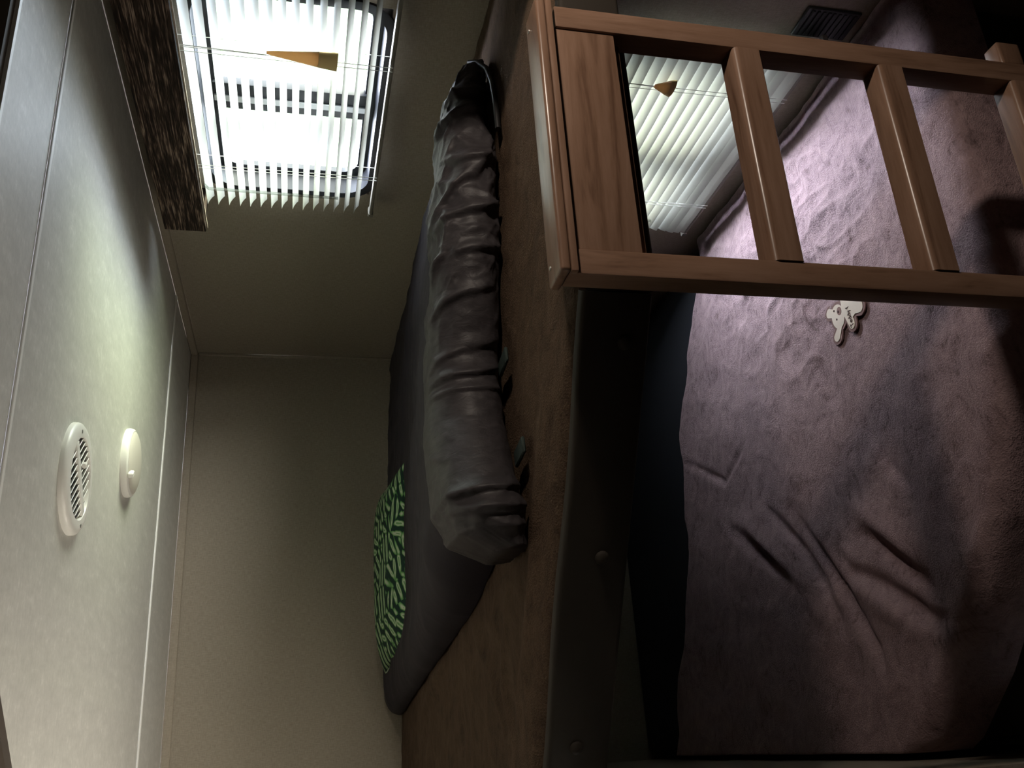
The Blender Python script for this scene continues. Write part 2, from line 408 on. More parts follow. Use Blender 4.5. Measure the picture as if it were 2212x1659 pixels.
S(box('floor', (XW, YR, ZF - 0.05), (0.0, 0.0, ZF), M['floor']), 'dark floor beneath the bunks, bottom right in shadow', 'floor')
S(box('ceiling_cabin', (XW - 0.05, YR - 0.05, ZC), (0.06, -2.25, ZC + 0.05), M['panel']), 'cabin ceiling behind the viewer, darkened to cut bounce light', 'ceiling')
ceil = S(box('ceiling', (XW - 0.05, -2.25, ZC), (0.06, 0.06, ZC + 0.05), M['ceiling']), 'pale grey mottled ceiling with thin white battens', 'ceiling')
for yb in (-0.474, -1.883):
    box('batten', (XW, yb - 0.006, ZC - 0.004), (0.0, yb + 0.006, ZC), M['batten'], ceil, 0.0015, 1)
S(box('wall_back', (XW, 0.0, ZF), (0.06, 0.05, ZC), M['wall']), 'beige linen-textured wall behind the bunks', 'wall')
holed_wall('wall_right', 'x', 0.0, 0.05, (YR, 0.0, ZF, ZC), [W1, W2], M['wall'], 'beige linen-textured wall holding both windows')
S(box('wall_left', (-1.532, -1.85, ZF), (-1.492, 0.0, -0.112), M['wall']), 'pale low partition along the side of the lower bunk, seen edge on', 'wall')
holed_wall('wall_cabin', 'x', XW, -0.05, (YR, 0.0, ZF, ZC), [CW], M['panel'], 'side wall of the cabin behind the viewer, darkened to cut bounce light')
S(box('wall_rear', (XW, YR - 0.05, ZF), (0.05, YR, ZC), M['panel']), 'end wall of the cabin behind the viewer, darkened to cut bounce light', 'wall')
# trims
S(box('trim_1', (XW, -0.012, ZC - 0.028), (0.0, 0.0, ZC), M['trim'], None, 0.003, 1), 'narrow beige trim where back wall meets ceiling', 'trim')
S(box('trim_2', (-0.012, YR, ZC - 0.026), (0.0, -0.012, ZC), M['trim'], None, 0.003, 1), 'narrow beige trim where window wall meets ceiling', 'trim')
S(box('trim_3', (-0.010, -0.010, -0.05), (0.0, 0.0, ZC - 0.028), M['trim'], None, 0.002, 1), 'thin upright trim in the corner of the two walls', 'trim')

# ------------------------------------------------------------------ windows
def rrect(y0, y1, z0, z1, r, n=8):
    pts = []
    for cy, cz, a0 in ((y1 - r, z1 - r, 0), (y0 + r, z1 - r, 90), (y0 + r, z0 + r, 180), (y1 - r, z0 + r, 270)):
        for k in range(n + 1):
            a = math.radians(a0 + 90 * k / n); pts.append((cy + r * math.cos(a), cz + r * math.sin(a)))
    return pts
def ring_me(name, prof, n=8):
    """closed frame swept round a rounded rectangle; prof: list of (x, rect, radius)"""
    bm = bmesh.new(); rings = []
    for x, (y0, y1, z0, z1), r in prof:
        rings.append([bm.verts.new((x, y, z)) for y, z in rrect(y0, y1, z0, z1, r, n)])
    N = len(rings[0])
    for a, b in zip(rings, rings[1:] + rings[:1]):
        for i in range(N): bm.faces.new((a[i], a[(i + 1) % N], b[(i + 1) % N], b[i]))
    return from_bm(bm, name)
def ins(rc, d): return (rc[0] + d, rc[1] - d, rc[2] + d, rc[3] - d)
def window(name, rc, label):
    yc, zc = (rc[0] + rc[1]) / 2, rc[2]
    t = empty(name, (0.02, yc, zc), label, 'window', None, 'structure')
    L = (rc[0] - yc, rc[1] - yc, 0.0, rc[3] - zc)
    ot = ins(L, -0.015)
    # inside clamp ring, reveal and dark outer frame
    prof = [(-0.026, ot, 0.085), (-0.028, ins(ot, 0.004), 0.082), (-0.026, ins(ot, 0.022), 0.066), (0.022, ins(ot, 0.026), 0.062),
            (0.022, ins(ot, 0.050), 0.045), (0.036, ins(ot, 0.050), 0.045), (0.036, ot, 0.085)]
    link('frame', ring_me('frame', prof), M['frame'], t, (0, 0, 0), (0, 0, 0), 35)
    mx0, mx1 = -1.460 - yc, -1.372 - yc
    mul = box('mullion', (0.014, mx0, 0.028), (0.034, mx1, rc[3] - zc - 0.028), M['frame'], t, 0.003, 2)
    box('track', (0.009, mx0 + 0.038, 0.03), (0.0139, mx0 + 0.058, rc[3] - zc - 0.03), M['alu'], mul, 0.001, 1)
    g = ins(L, 0.03)
    box('pane', (0.026, g[0], g[2]), (0.029, mx0 + 0.004, g[3]), M['glass'], t)
    box('pane', (0.026, mx1 - 0.004, g[2]), (0.029, g[1], g[3]), M['glass'], t)
    return t
window('window_1', W1, 'dark-framed window with rounded corners above the upper bunk')
window('window_2', W2, 'dark-framed window beside the lower bunk, behind closed blinds')
# cabin window behind the camera
t = empty('window_3', (XW - 0.02, -1.7, CW[2]), 'wide window in the far left wall, out of view', 'window', None, 'structure')
bm = bmesh.new()
for lo, hi in (((-0.02, -1.20, 0.0), (0.03, -1.16, 0.60)), ((-0.02, 1.16, 0.0), (0.03, 1.20, 0.60)), ((-0.02, -1.16, 0.0), (0.03, 1.16, 0.04)), ((-0.02, -1.16, 0.56), (0.03, 1.16, 0.60))): add_box(bm, lo, hi)
link('frame', from_bm(bm, 'frame'), M['frame'], t)
box('pane', (-0.004, -1.16, 0.04), (0.0, 1.16, 0.56), M['glass'], t)

# ------------------------------------------------------------------ mini blinds
def slat_me(L, wdt, tilt, crown=0.0022):
    """curved strip; tilt > 0 lifts the room-side edge"""
    P = []
    for k in range(5):
        s = -0.5 + k / 4
        x = s * wdt; z = crown * (1 - (2 * s) ** 2)
        X = x * math.cos(tilt) + z * math.sin(tilt); Z = -x * math.sin(tilt) + z * math.cos(tilt)
        P.append([(X, -L / 2, Z), (X, L / 2, Z)])
    return grid_me('slat', np.array(P))
def blind(x, y0, y1, z_top, z_bot, pitch, tilt, label, cords, tassel, wand, ms='slat', stack=False):
    yc = (y0 + y1) / 2
    t = empty('mini_blind', (x, yc, z_bot), label, 'window blind', 'window blinds')
    L = y1 - y0
    box('headrail', (-0.014, -L / 2, z_top - z_bot), (0.014, L / 2, z_top - z_bot + 0.026), M['white_plastic'], t, 0.003, 2)
    br = box('bottom_rail', (-0.011, -L / 2, -0.004), (0.011, L / 2, 0.005), M['rail'], t, 0.003, 2)
    for s in (-1, 1):
        box('end_cap', (-0.0135, s * (L / 2 + 0.004) - 0.008, -0.006), (0.0135, s * (L / 2 + 0.004) + 0.008, 0.008), M['rail'], br, 0.004, 2)
    me = slat_me(L - 0.006, pitch * 1.17, tilt); me.materials.append(M[ms])
    n = int((z_top - z_bot - 0.03) / pitch)
    for p in me.polygons: p.use_smooth = True
    for k in range(n):
        sl = bpy.data.objects.new('slat', me); C.objects.link(sl); sl.parent = t
        sl.location = (0, rng.uniform(-0.0015, 0.0015), z_top - z_bot - 0.022 - k * pitch)
        sl.rotation_euler = (rng.uniform(-0.002, 0.002), rng.uniform(-0.03, 0.03), 0)
    if stack:                                     # the lowest slats lie close together, nearly shut
        me2 = slat_me(L - 0.006, pitch * 1.17, math.radians(-68)); me2.materials.append(M[ms])
        for p in me2.polygons: p.use_smooth = True
        for k in range(3):
            sl = bpy.data.objects.new('slat', me2); C.objects.link(sl); sl.parent = t
            sl.location = (-0.004 - 0.001 * k, 0, 0.016 + 0.019 * k)
    for y in cords:
        for dx, dy in ((-0.0150, 0.0), (0.0150, 0.0), (-0.0150, 0.012)):
            link('ladder_cord', tube_me('ladder_cord', [(dx, y - yc + dy, -0.002), (dx, y - yc + dy, z_top - z_bot)], 0.0008, 6), M['cord'], t)
    ty, tz0, tz1 = tassel
    lc = link('pull_cord', tube_me('pull_cord', [(-0.026, ty - yc, tz1 - z_bot), (-0.022, ty - yc, z_top - z_bot)], 0.001, 6), M['cord'], t)
    h = tz1 - tz0
    ta = link('tassel', lathe_me('tassel', [(0, h), (0.004, h), (0.008, h * 0.86), (0.013, h * 0.62), (0.021, h * 0.28), (0.0215, h * 0.272), (0, h * 0.272)], 20), M['amber'], lc, (-0.026, ty - yc, tz0 - z_bot), (0.05, 0, 0), 40)
    ta.scale = (0.45, 1, 1)
    tb = link('tassel_end', lathe_me('tassel_end', [(0, h * 0.27), (0.0215, h * 0.27), (0.0255, 0), (0.022, 0.0), (0.0205, h * 0.18), (0, h * 0.2)], 20), M['amber_light'], lc, (-0.026, ty - yc, tz0 - z_bot), (0.05, 0, 0), 40)
    tb.scale = (0.45, 1, 1)
    if wand:
        wy, wz0, wz1 = wand
        link('tilt_wand', tube_me('tilt_wand', [(-0.030, wy - yc, wz0 - z_bot), (-0.028, wy - yc, wz1 - z_bot - 0.01), (-0.018, wy - yc, wz1 - z_bot)], 0.0042, 6), M['acrylic'], t)
    return t
blind(-0.040, -1.86, -1.085, 0.615, 0.178, 0.0268, math.radians(28), 'white blind with open slats at the upper window', (-1.665, -1.262), (-1.678, 0.294, 0.437), (-1.182, 0.27, 0.60))
blind(-0.035, -1.86, -1.085, -0.215, -0.742, 0.0268, math.radians(-61), 'white blind with closed slats at the lower window', (-1.69, -1.242), (-1.700, -0.450, -0.405), (-1.17, -0.60, -0.24), 'slat', True)

blind(XW + 0.05, -2.92, -0.48, 0.22, -0.43, 0.05, math.radians(-66), 'unseen wide brown blind added at the far left window to steer light', (-2.5, -0.9), (-0.65, -0.1, 0.05), None, 'slat_brown')  # unseen blind added to send the left window's light upward

# valance over the upper blind
va = empty('window_valance', (0, -1.565, 0.600), 'dark brown striated fabric valance over the upper window', 'valance')
box('front_board', (-0.132, -0.53, 0.0), (-0.120, 0.487, 0.102), M['valance'], va, 0.003, 2)
box('top_board', (-0.120, -0.53, 0.094), (-0.0005, 0.487, 0.102), M['valance'], va)
for s in (-0.53, 0.4835): box('end_board', (-0.120, s, 0.0), (-0.0005, s + 0.0035, 0.094), M['valance'], va)
box('piping', (-0.1195, -0.53, -0.003), (-0.116, 0.487, 0.004), M['cream_cloth'], va)

# ------------------------------------------------------------------ ceiling fittings
def ceiling_vent(cx, cy, R, ang):
    t = empty('ceiling_vent', (cx, cy, ZC), 'round white louvred air vent on the ceiling', 'air vent')
    prof = [(R, 0), (R, -0.006), (R * 0.985, -0.010), (R * 0.94, -0.0135), (R * 0.86, -0.0155), (R * 0.74, -0.0150), (R * 0.725, -0.012), (R * 0.725, 0)]
    link('rim', lathe_me('rim', prof, 64), M['white_plastic'], t, smooth=35)
    link('duct', lathe_me('duct', [(0, -0.0005), (R * 0.724, -0.0005), (R * 0.724, -0.0015), (0, -0.0015)], 48), M['grille'], t)
    Ri = R * 0.72
    ca, sa = math.cos(ang), math.sin(ang)
    # a = bar direction; louvers run across it, on either side of the bar
    def place(ob): ob.rotation_euler = (0, 0, ang); return ob
    place(box('centre_bar', (-Ri, -0.009, -0.0148), (Ri, 0.009, -0.006), M['white_plastic'], t, 0.002, 1))
    n = 11
    for side in (-1, 1):
        for k in range(n):
            u = -Ri + (k + 0.5) * 2 * Ri / n
            lim = math.sqrt(max(Ri * Ri - u * u, 0)) - 0.001
            if lim < 0.014: continue
            bm = bmesh.new()
            T = Matrix.Translation((u, 0, -0.0085)) @ Matrix.Rotation(math.radians(38), 4, 'Y')
            lo, hi = (0.009, lim) if side > 0 else (-lim, -0.009)
            add_box(bm, (-0.0075, lo, -0.0007), (0.0075, hi, 0.0007), T)
            place(link('louver', from_bm(bm, 'louver'), M['white_plastic'], t))
    place(link('thumb_tab', box_me('thumb_tab', (0.004, 0.030, -0.018), (0.014, 0.042, -0.008), 0.002, 1), M['white_plastic'], t))
    for a in (0.35, 0.35 + math.pi):
        link('screw', lathe_me('screw', [(0, -0.0015), (0.0035, -0.001), (0.0035, 0.002)], 10), M['screw'], t, (R * 0.84 * math.cos(ang + a), R * 0.84 * math.sin(ang + a), -0.0152))
    return t
ceiling_vent(-0.915, -1.495, 0.102, math.atan2(-0.088, 0.093))
t = empty('puck_light', (-0.735, -1.01, ZC), 'small round white dome light on the ceiling', 'ceiling light')
link('base', lathe_me('base', [(0, 0), (0.081, 0), (0.082, -0.006), (0.080, -0.014), (0.076, -0.017), (0, -0.017)], 48), M['white_plastic'], t, smooth=35)
link('lens', lathe_me('lens', [(0.074, -0.0172), (0.072, -0.019), (0.060, -0.0235), (0.040, -0.0268), (0.018, -0.0284), (0, -0.0288)], 48), mat('frosted_lens', (0.62, 0.58, 0.52), 0.4), t, smooth=60)
link('switch', box_me('switch', (-0.011, -0.006, -0.029), (0.011, 0.006, -0.017), 0.002, 1), M['white_plastic'], t, (-0.045, -0.058, 0), (0, 0, 0.9))

# curtain track following the bunk's front edge
BR = Vector((-0.866, -2.21)); BL = Vector((-1.452, -1.826))
t = empty('curtain_track', (-0.866, -2.20, ZC), 'curtain track on the ceiling along the bunk edge', 'curtain track')
def strip(name, p, q, wd, z0, z1, m, parent, off=0.0):
    p, q = Vector(p), Vector(q); d = (q - p).normalized(); n_ = Vector((d.y, -d.x))
    pl = [p + n_ * (off - wd / 2), q + n_ * (off - wd / 2), q + n_ * (off + wd / 2), p + n_ * (off + wd / 2)]
    o_ = parent.location
    return link(name, prism_me(name, [(a.x - o_.x, a.y - o_.y) for a in pl], z0 - o_.z, z1 - o_.z), m, parent)
strip('fascia', (-0.001, -2.20), (-1.085, -2.20), 0.020, 0.722, 0.7499, M['platform'], t)
strip('fascia', (-1.085, -2.20), (-1.491, -1.739), 0.020, 0.700, 0.7499, M['platform'], t)
strip('rail', (-0.001, -2.19), (-1.08, -2.19), 0.008, 0.717, 0.722, M['batten'], t)

# ------------------------------------------------------------------ upper bunk
ub = empty('upper_bunk', (-0.75, -1.1, -0.10), 'upper bunk with a dark vinyl padded edge and buttons', 'bunk bed')
poly_bunk = [(-0.002, -0.002), (-1.49, -0.002), (-1.452, -1.80), (-0.866, -2.185), (-0.002, -2.185)]
def rel(poly, ob): return [(x - ob.location.x, y - ob.location.y) for x, y in poly]
link('platform', prism_me('platform', rel(poly_bunk, ub), -0.005, 0.015), M['platform'], ub)
def padded(name, p, q, z0, z1, th, parent):
    """upholstered strip with rounded edges between plan points p and q; outward normal to the camera"""
    p, q = Vector(p), Vector(q); d = (q - p); L = d.length; d.normalize(); n_ = Vector((d.y, -d.x))
    if n_.y > 0: n_ = -n_
    o_ = parent.location; bm = bmesh.new(); nu = 24; rings = []
    for i in range(nu + 1):
        t_ = i / nu; c = p + d * (L * t_); sag = 0.002 * math.sin(t_ * 11 + 1)
        r_ = 0.007; ring = []
        # rounded-rectangle section: back edge flat, front edges soft
        for (oo, zz, a0) in ((th - r_, z1 + sag - r_, 0), (r_, z1 + sag - r_, 90), (r_, z0 + r_, 180), (th - r_, z0 + r_, 270)):
            for k in range(5):
                a = math.radians(a0 + 22.5 * k); v = c + n_ * (oo + r_ * math.cos(a))
                ring.append(bm.verts.new((v.x - o_.x, v.y - o_.y, zz + r_ * math.sin(a) - o_.z)))
        rings.append(ring)
    N = len(rings[0])
    for a_, b_ in zip(rings, rings[1:]):
        for k in range(N): bm.faces.new((a_[k], a_[(k + 1) % N], b_[(k + 1) % N], b_[k]))
    bm.faces.new(rings[0]); bm.faces.new(rings[-1])
    return link(name, from_bm(bm, name), M['vinyl'], parent, smooth=30), n_
fb, nrm = padded('padded_edge', (-0.858, -2.19), (-1.468, -1.792), -0.100, -0.004, 0.026, ub)
fs, _ = padded('padded_edge', (-0.004, -2.186), (-0.856, -2.186), -0.110, -0.012, 0.024, ub)
bme = lathe_me('button', [(0.0105, 0), (0.0100, 0.003), (0.0075, 0.0055), (0.004, 0.0068), (0, 0.0072)], 20); bme.materials.append(M['vinyl'])
for p in bme.polygons: p.use_smooth = True
for bx_, by_, bz_ in ((-0.924, -2.172, -0.066), (-1.176, -2.006, -0.061), (-1.418, -1.848, -0.048)):
    # seat each button on the face of the padding
    dd = Vector((bx_, by_)) + nrm * 0.0
    base = Vector((-0.858, -2.19)); dr = (Vector((-1.468, -1.792)) - base).normalized()
    q = base + dr * ((dd - base).dot(dr)) + nrm * 0.0255
    b_ = bpy.data.objects.new('button', bme); C.objects.link(b_); b_.parent = ub
    b_.location = Vector((q.x, q.y, bz_)) - ub.location
    b_.rotation_euler = Vector((nrm.x, nrm.y, 0)).to_track_quat('Z', 'Y').to_euler()
um = link('upper_mattress', prism_me('upper_mattress', [(x, y) for x, y in [(-0.01, -0.01), (-1.475, -0.01), (-1.44, -1.775), (-0.87, -2.155), (-0.01, -2.155)]], -0.083, -0.030, 0.012, 2), M['mattress'])
tag(um, 'thin mattress of the upper bunk under the brown blanket', 'mattress')

def inside_edges(x, y, poly):
    """signed distance to the polygon edges (positive inside, convex polygon)"""
    d = np.full(x.shape, 1e9); n = len(poly)
    A = sum(poly[i][0] * poly[(i + 1) % n][1] - poly[(i + 1) % n][0] * poly[i][1] for i in range(n))
    sg = 1 if A > 0 else -1
    for i in range(n):
        (ax, ay), (bx, by) = poly[i], poly[(i + 1) % n]
        L = math.hypot(bx - ax, by - ay)
        d = np.minimum(d, sg * ((bx - ax) * (y - ay) - (by - ay) * (x - ax)) / L)
    return d
def cover_me(name, xr, front, back, nx, ny, zfun, zlow):
    """blanket: heightfield between y = front(x) and y = back(x), closed underneath"""
    xs = np.linspace(xr[0], xr[1], nx); v = np.linspace(0, 1, ny)
    X = np.repeat(xs[:, None], ny, 1); f = front(xs)[:, None]; b = back(xs)[:, None]
    Y = f + (b - f) * v[None, :]
    Z = zfun(X, Y)
    P = np.stack([X, Y, Z], -1)
    # skirt down to zlow along the rim
    me = bpy.data.meshes.new(name)
    idx = np.arange(nx * ny).reshape(nx, ny); F = np.stack([idx[:-1, :-1], idx[1:, :-1], idx[1:, 1:], idx[:-1, 1:]], -1).reshape(-1, 4).tolist()
    rim = list(idx[:, 0]) + list(idx[-1, 1:]) + list(idx[-2::-1, -1]) + list(idx[0, -2:0:-1])
    verts = P.reshape(-1, 3).tolist(); n0 = len(verts)
    verts += [[verts[i][0], verts[i][1], min(zlow, verts[i][2] - 0.002)] for i in rim]; N = len(rim)
    F += [[int(rim[k]), n0 + k, n0 + (k + 1) % N, int(rim[(k + 1) % N])] for k in range(N)]
    me.from_pydata(verts, [], F); me.update()
    bm = bmesh.new(); bm.from_mesh(me); bpy.data.meshes.remove(me); return from_bm(bm, name)

def up_front(x): return np.where(x > -0.866, -2.178, -2.178 + (-0.866 - x) * (0.384 / 0.586))
U_FOLDS = [([(-1.17, -1.35), (-1.296, -1.544), (-1.404, -1.60)], 0.012, 0.020), ([(-1.18, -1.68), (-1.33, -1.62), (-1.42, -1.66)], 0.010, 0.018),
           ([(-1.22, -0.96), (-1.325, -0.51)], 0.012, 0.025), ([(-0.92, -2.03), (-1.17, -1.86), (-1.34, -1.76)], 0.009, 0.03)]
def z_upper(x, y):
    fr = y - up_front(x)                                     # distance behind the front edge
    e = np.clip(fr / 0.05, 0, 1); rim = np.sqrt(np.clip(1 - (1 - e) ** 2, 0, 1))
    z = -0.028 + 0.028 * rim
    wgt = np.clip(fr / 0.06, 0, 1)
    z += wgt * (0.014 * (fbm(x * 5, y * 5, 3) - 0.47) + 0.004 * (fbm(x * 22, y * 30, 9, 3) - 0.45))
    z += 0.004 * (fbm(x * 30, y * 30, 21, 2) - 0.4)
    for pts, a, s in U_FOLDS:
        d, t_, _ = seg_dist(x, y, pts); z += wgt * a * np.exp(-(d / s) ** 2) * np.sin(np.pi * np.clip(t_, 0.02, 0.98)) ** 0.5
    return z
b = link('plush_blanket', cover_me('plush_blanket', (-1.480, -0.004), up_front, lambda x: np.full(x.shape, -0.006), 240, 260, z_upper, -0.029), M['plush_brown'], None, smooth=180)
tag(b, 'brown plush blanket spread over the upper bunk', 'blanket', None)

# charcoal comforter spread over the back half of the upper bunk
CL = [(-1.72, -1.085), (-1.60, -1.11), (-1.35, -1.165), (-0.9, -1.205), (-0.42, -1.255), (-0.05, -1.30)]
def c_left(y): return np.interp(y, [p[0] for p in CL], [p[1] for p in CL])
def c_right(y): return np.interp(y, [-1.72, -1.45, -1.2, -0.9, 0], [-0.34, -0.16, -0.05, -0.02, -0.02])
def comforter():
    ny, nx = 200, 170
    y = np.linspace(-1.72, -0.025, ny)[:, None] + np.zeros((1, nx)); v = np.linspace(0, 1, nx)[None, :]
    xl, xr_ = c_left(y), c_right(y)
    xl = xl + 0.012 * (fbm(y * 6, y * 0 + 1.0, 5, 2) - 0.4)
    x = xl + (xr_ - xl) * v
    top = np.interp(y, [-1.72, -1.5, -1.0, -0.55, -0.3, 0], [0.108, 0.100, 0.060, 0.022, 0.020, 0.030])
    top = top + 0.02 * np.clip((-1.02 - x) / 0.1, 0, 1) * np.clip((y + 0.9) / 0.5, 0, 1)
    top = top * np.interp(x, [-0.75, -0.28, -0.08], [1.0, 0.62, 0.35])
    d = np.minimum(x - xl, np.minimum((xr_ - x) * 1.0 + 0.02, np.minimum(y + 1.74, -y + 0.03)))
    e = np.clip(d / 0.10, 0, 1); prof = np.sqrt(np.clip(1 - (1 - e) ** 2, 0, 1))
    wr = 0.016 * (fbm(x * 5, y * 4, 31) - 0.47) + 0.006 * ridge(x * 7 + y * 3, y * 6, 12)
    z = np.maximum(top * prof + wr * prof, 0.0) + 0.012
    P = np.stack([x, y, z], -1)
    me = bpy.data.meshes.new('comforter'); idx = np.arange(nx * ny).reshape(ny, nx)
    F = np.stack([idx[:-1, :-1], idx[1:, :-1], idx[1:, 1:], idx[:-1, 1:]], -1).reshape(-1, 4).tolist()
    rim = list(idx[:, 0]) + list(idx[-1, 1:]) + list(idx[-2::-1, -1]) + list(idx[0, -2:0:-1])
    vs_ = P.reshape(-1, 3).tolist(); n0 = len(vs_); N = len(rim)
    vs_ += [[vs_[i][0], vs_[i][1], 0.004] for i in rim]
    F += [[int(rim[k]), n0 + k, n0 + (k + 1) % N, int(rim[(k + 1) % N])] for k in range(N)]
    me.from_pydata(vs_, [], F); bm = bmesh.new(); bm.from_mesh(me); return from_bm(bm, 'comforter')
cf = link('comforter', comforter(), M['dark_fabric'], None, smooth=180)
tag(cf, 'charcoal comforter spread flat behind the satin roll', 'comforter')

# grey satin comforter folded into a long roll along the front
sat = empty('satin_comforter', (-0.62, -1.80, 0.01), 'shiny grey satin comforter folded into a long wrinkled roll', 'comforter')
SATIN_FOLDS = [([(-0.745, 0.2), (-0.775, 0.55), (-0.805, 0.95)], 0.016, 0.008), ([(-0.795, 0.15), (-0.820, 0.5), (-0.83, 0.98)], 0.014, 0.009),
    ([(-0.84, 0.12), (-0.850, 0.5), (-0.855, 0.98)], 0.010, 0.006), ([(-0.985, 0.75), (-0.96, 0.98)], 0.010, 0.005),
    ([(-0.36, 0.25), (-0.46, 0.5), (-0.53, 0.95)], 0.018, 0.013), ([(-0.29, 0.3), (-0.33, 0.9)], 0.016, 0.012), ([(-0.50, 0.1), (-0.53, 0.5), (-0.545, 0.9)], 0.016, 0.012),
    ([(-0.60, 0.72), (-0.635, 0.9)], 0.014, 0.010), ([(-0.585, 0.1), (-0.61, 0.65)], 0.016, 0.012), ([(-0.66, 0.3), (-0.71, 0.9)], 0.016, 0.010),
    ([(-0.24, 0.2), (-0.27, 0.85)], 0.014, 0.009), ([(-0.41, 0.15), (-0.43, 0.55), (-0.41, 0.8)], 0.014, 0.010),
    ([(-1.035, 0.15), (-1.05, 0.55), (-1.06, 0.95)], 0.014, 0.010), ([(-1.07, 0.1), (-1.085, 0.6), (-1.075, 0.9)], 0.012, 0.009), ([(-1.10, 0.15), (-1.115, 0.6)], 0.010, 0.007)]
def satin():
    ns, na = 300, 120
    s = np.linspace(0, 1, ns)
    xc = -0.135 + (-1.135 + 0.135) * s
    yf = np.interp(-xc, [0.13, 0.17, 0.41, 0.62, 0.77, 0.9, 0.99, 1.08, 1.135], [-1.80, -1.83, -1.875, -1.855, -1.80, -1.825, -1.87, -1.915, -1.90])
    dep = np.interp(s, [0, 0.03, 0.10, 0.3, 0.6, 0.85, 0.96, 1], [0.03, 0.08, 0.13, 0.16, 0.17, 0.19, 0.20, 0.15])
    hgt = np.interp(s, [0, 0.03, 0.10, 0.18, 0.35, 0.6, 0.8, 0.92, 0.97, 1], [0.012, 0.045, 0.082, 0.10, 0.108, 0.122, 0.128, 0.122, 0.10, 0.04])
    a = np.linspace(0, 2 * np.pi, na, endpoint=False)
    SS, AA = np.meshgrid(s, a, indexing='ij')
    ce = np.sign(np.cos(AA)) * np.abs(np.cos(AA)) ** 0.75; se = np.sign(np.sin(AA)) * np.abs(np.sin(AA)) ** 0.62
    # front face is steep, the ridge sits over the back of the roll
    skew = 0.22 * (se > 0) * se
    Y = yf[:, None] + dep[:, None] * (0.5 - 0.5 * ce + skew * 0.5)
    Z = hgt[:, None] * (0.5 + 0.5 * se)
    X = np.repeat(xc[:, None], na, 1)
    arc = AA / (2 * np.pi) * 0.55
    px = X * 1.0
    a01 = ((AA + np.pi / 2) % (2 * np.pi)) / np.pi             # 0 bottom front, 0.5 mid front, 1 ridge, 1..2 back
    arc = a01 * 0.17
    wx = 0.05 * (fbm(px * 7, arc * 9, 2) - 0.47); wy = 0.05 * (fbm(px * 7 + 5, arc * 9, 6) - 0.47)
    amp = np.interp(s, [0, 0.06, 0.42, 0.58, 0.66, 0.86, 0.92, 1], [0.4, 1.0, 1.0, 0.5, 0.15, 0.2, 0.7, 0.7])[:, None]
    q1 = ridge((px + wx) * 9 + arc * 14, (arc + wy) * 13 - px * 5, 41, 3)
    q2 = ridge((px + wx) * 15 - arc * 12, (arc + wy) * 10 + px * 9, 57, 2)
    d = amp * (0.008 * (q1 - 0.5) + 0.005 * (q2 - 0.4)) + 0.016 * (fbm(px * 6, arc * 10, 77) - 0.47)
    # folds pressed into the cloth: (x, height along the face) polylines, one side sharp
    for pts, wd, am in SATIN_FOLDS:
        dd_, t_, sd_ = seg_dist(px, arc, [(a_, b_ * 0.17) for a_, b_ in pts])
        env = np.sin(np.pi * np.clip(t_, 0.04, 0.96)) ** 0.5
        d = d + am * env * np.where(sd_ > 0, np.exp(-(dd_ / wd) ** 2), np.exp(-(dd_ / (wd * 0.3)) ** 2))
    ny_ = -ce / 1.0; nz_ = se
    Y = Y + d * ny_ * np.where(ce > 0, 1.0, 1.0) * 1.0
    Z = Z + d * nz_
    Y = np.where(True, Y, Y)
    Z = np.maximum(Z, 0.0) 
    o_ = sat.location
    P = np.stack([X - o_.x, Y - o_.y, Z], -1)
    return grid_me('shell', P, None, True, True)
link('shell', satin(), M['satin'], sat, smooth=180)
# stitched-in carrying straps peeking out below the roll, and the zip end
for sx_, sy_ in ((-0.800, -1.815), (-0.985, -1.885)):
    box('strap', (-0.014, -0.028, 0.0), (0.014, 0.03, 0.006), M['strap'], sat, 0.002, 1, (sx_ - sat.location.x, sy_ - sat.location.y, 0.0), (0, 0, 0.15))
link('zip_strip', tube_me('zip_strip', [(0.475, -0.005, 0.030), (0.455, -0.030, 0.020), (0.42, -0.055, 0.008), (0.37, -0.078, 0.005), (0.31, -0.090, 0.004), (0.25, -0.092, 0.003)], 0.0055, 8), M['black'], sat, smooth=60)

# green palm-leaf pillow by the back wall
def pillow():
    nu, nv = 60, 50
    hx, hy = 0.305, 0.205
    def side(sg):
        P = np.zeros((nu, nv, 3)); UV = np.zeros((nu, nv, 2))
        for i in range(nu):
            for j in range(nv):
                a = -1 + 2 * i / (nu - 1); c = -1 + 2 * j / (nv - 1)
                pinch = 1 - 0.07 * (1 - abs(a) ** 2) * 0 
                x = hx * a * (1 - 0.06 * (1 - c * c)); y = hy * c * (1 - 0.06 * (1 - a * a))
                t_ = (1 - a ** 4) ** 0.6 * (1 - c ** 4) ** 0.6 if abs(a) < 1 and abs(c) < 1 else 0
                z = sg * (0.056 if sg > 0 else 0.034) * t_
                P[i, j] = (x, y, z); UV[i, j] = (x + 0.31 + sg * 0.0, y * 1.0 + z * 1.2 + 0.3)
        return P, UV
    (A, ua), (B, ub_) = side(1), side(-1)
    bm = bmesh.new(); uvl = bm.loops.layers.uv.new('UVMap')
    for P, U, fl in ((A, ua, False), (B, ub_, True)):
        V = [[bm.verts.new(P[i, j]) for j in range(nv)] for i in range(nu)]
        for i in range(nu - 1):
            for j in range(nv - 1):
                ids = [(i, j), (i + 1, j), (i + 1, j + 1), (i, j + 1)]
                f = bm.faces.new([V[p][q] for p, q in ids])
                for l, (p, q) in zip(f.loops, ids): l[uvl].uv = U[p, q]
    bmesh.ops.remove_doubles(bm, verts=bm.verts, dist=1e-5)
    return from_bm(bm, 'pillow')
pl = empty('leaf_pillow', (-0.86, -0.31, 0.004), 'green palm-leaf print pillow against the back wall', 'pillow')
link('cover', pillow(), M['leaf'], pl, (0, 0, 0.035), (math.radians(7), 0, math.radians(3)), 180)
rimp = []
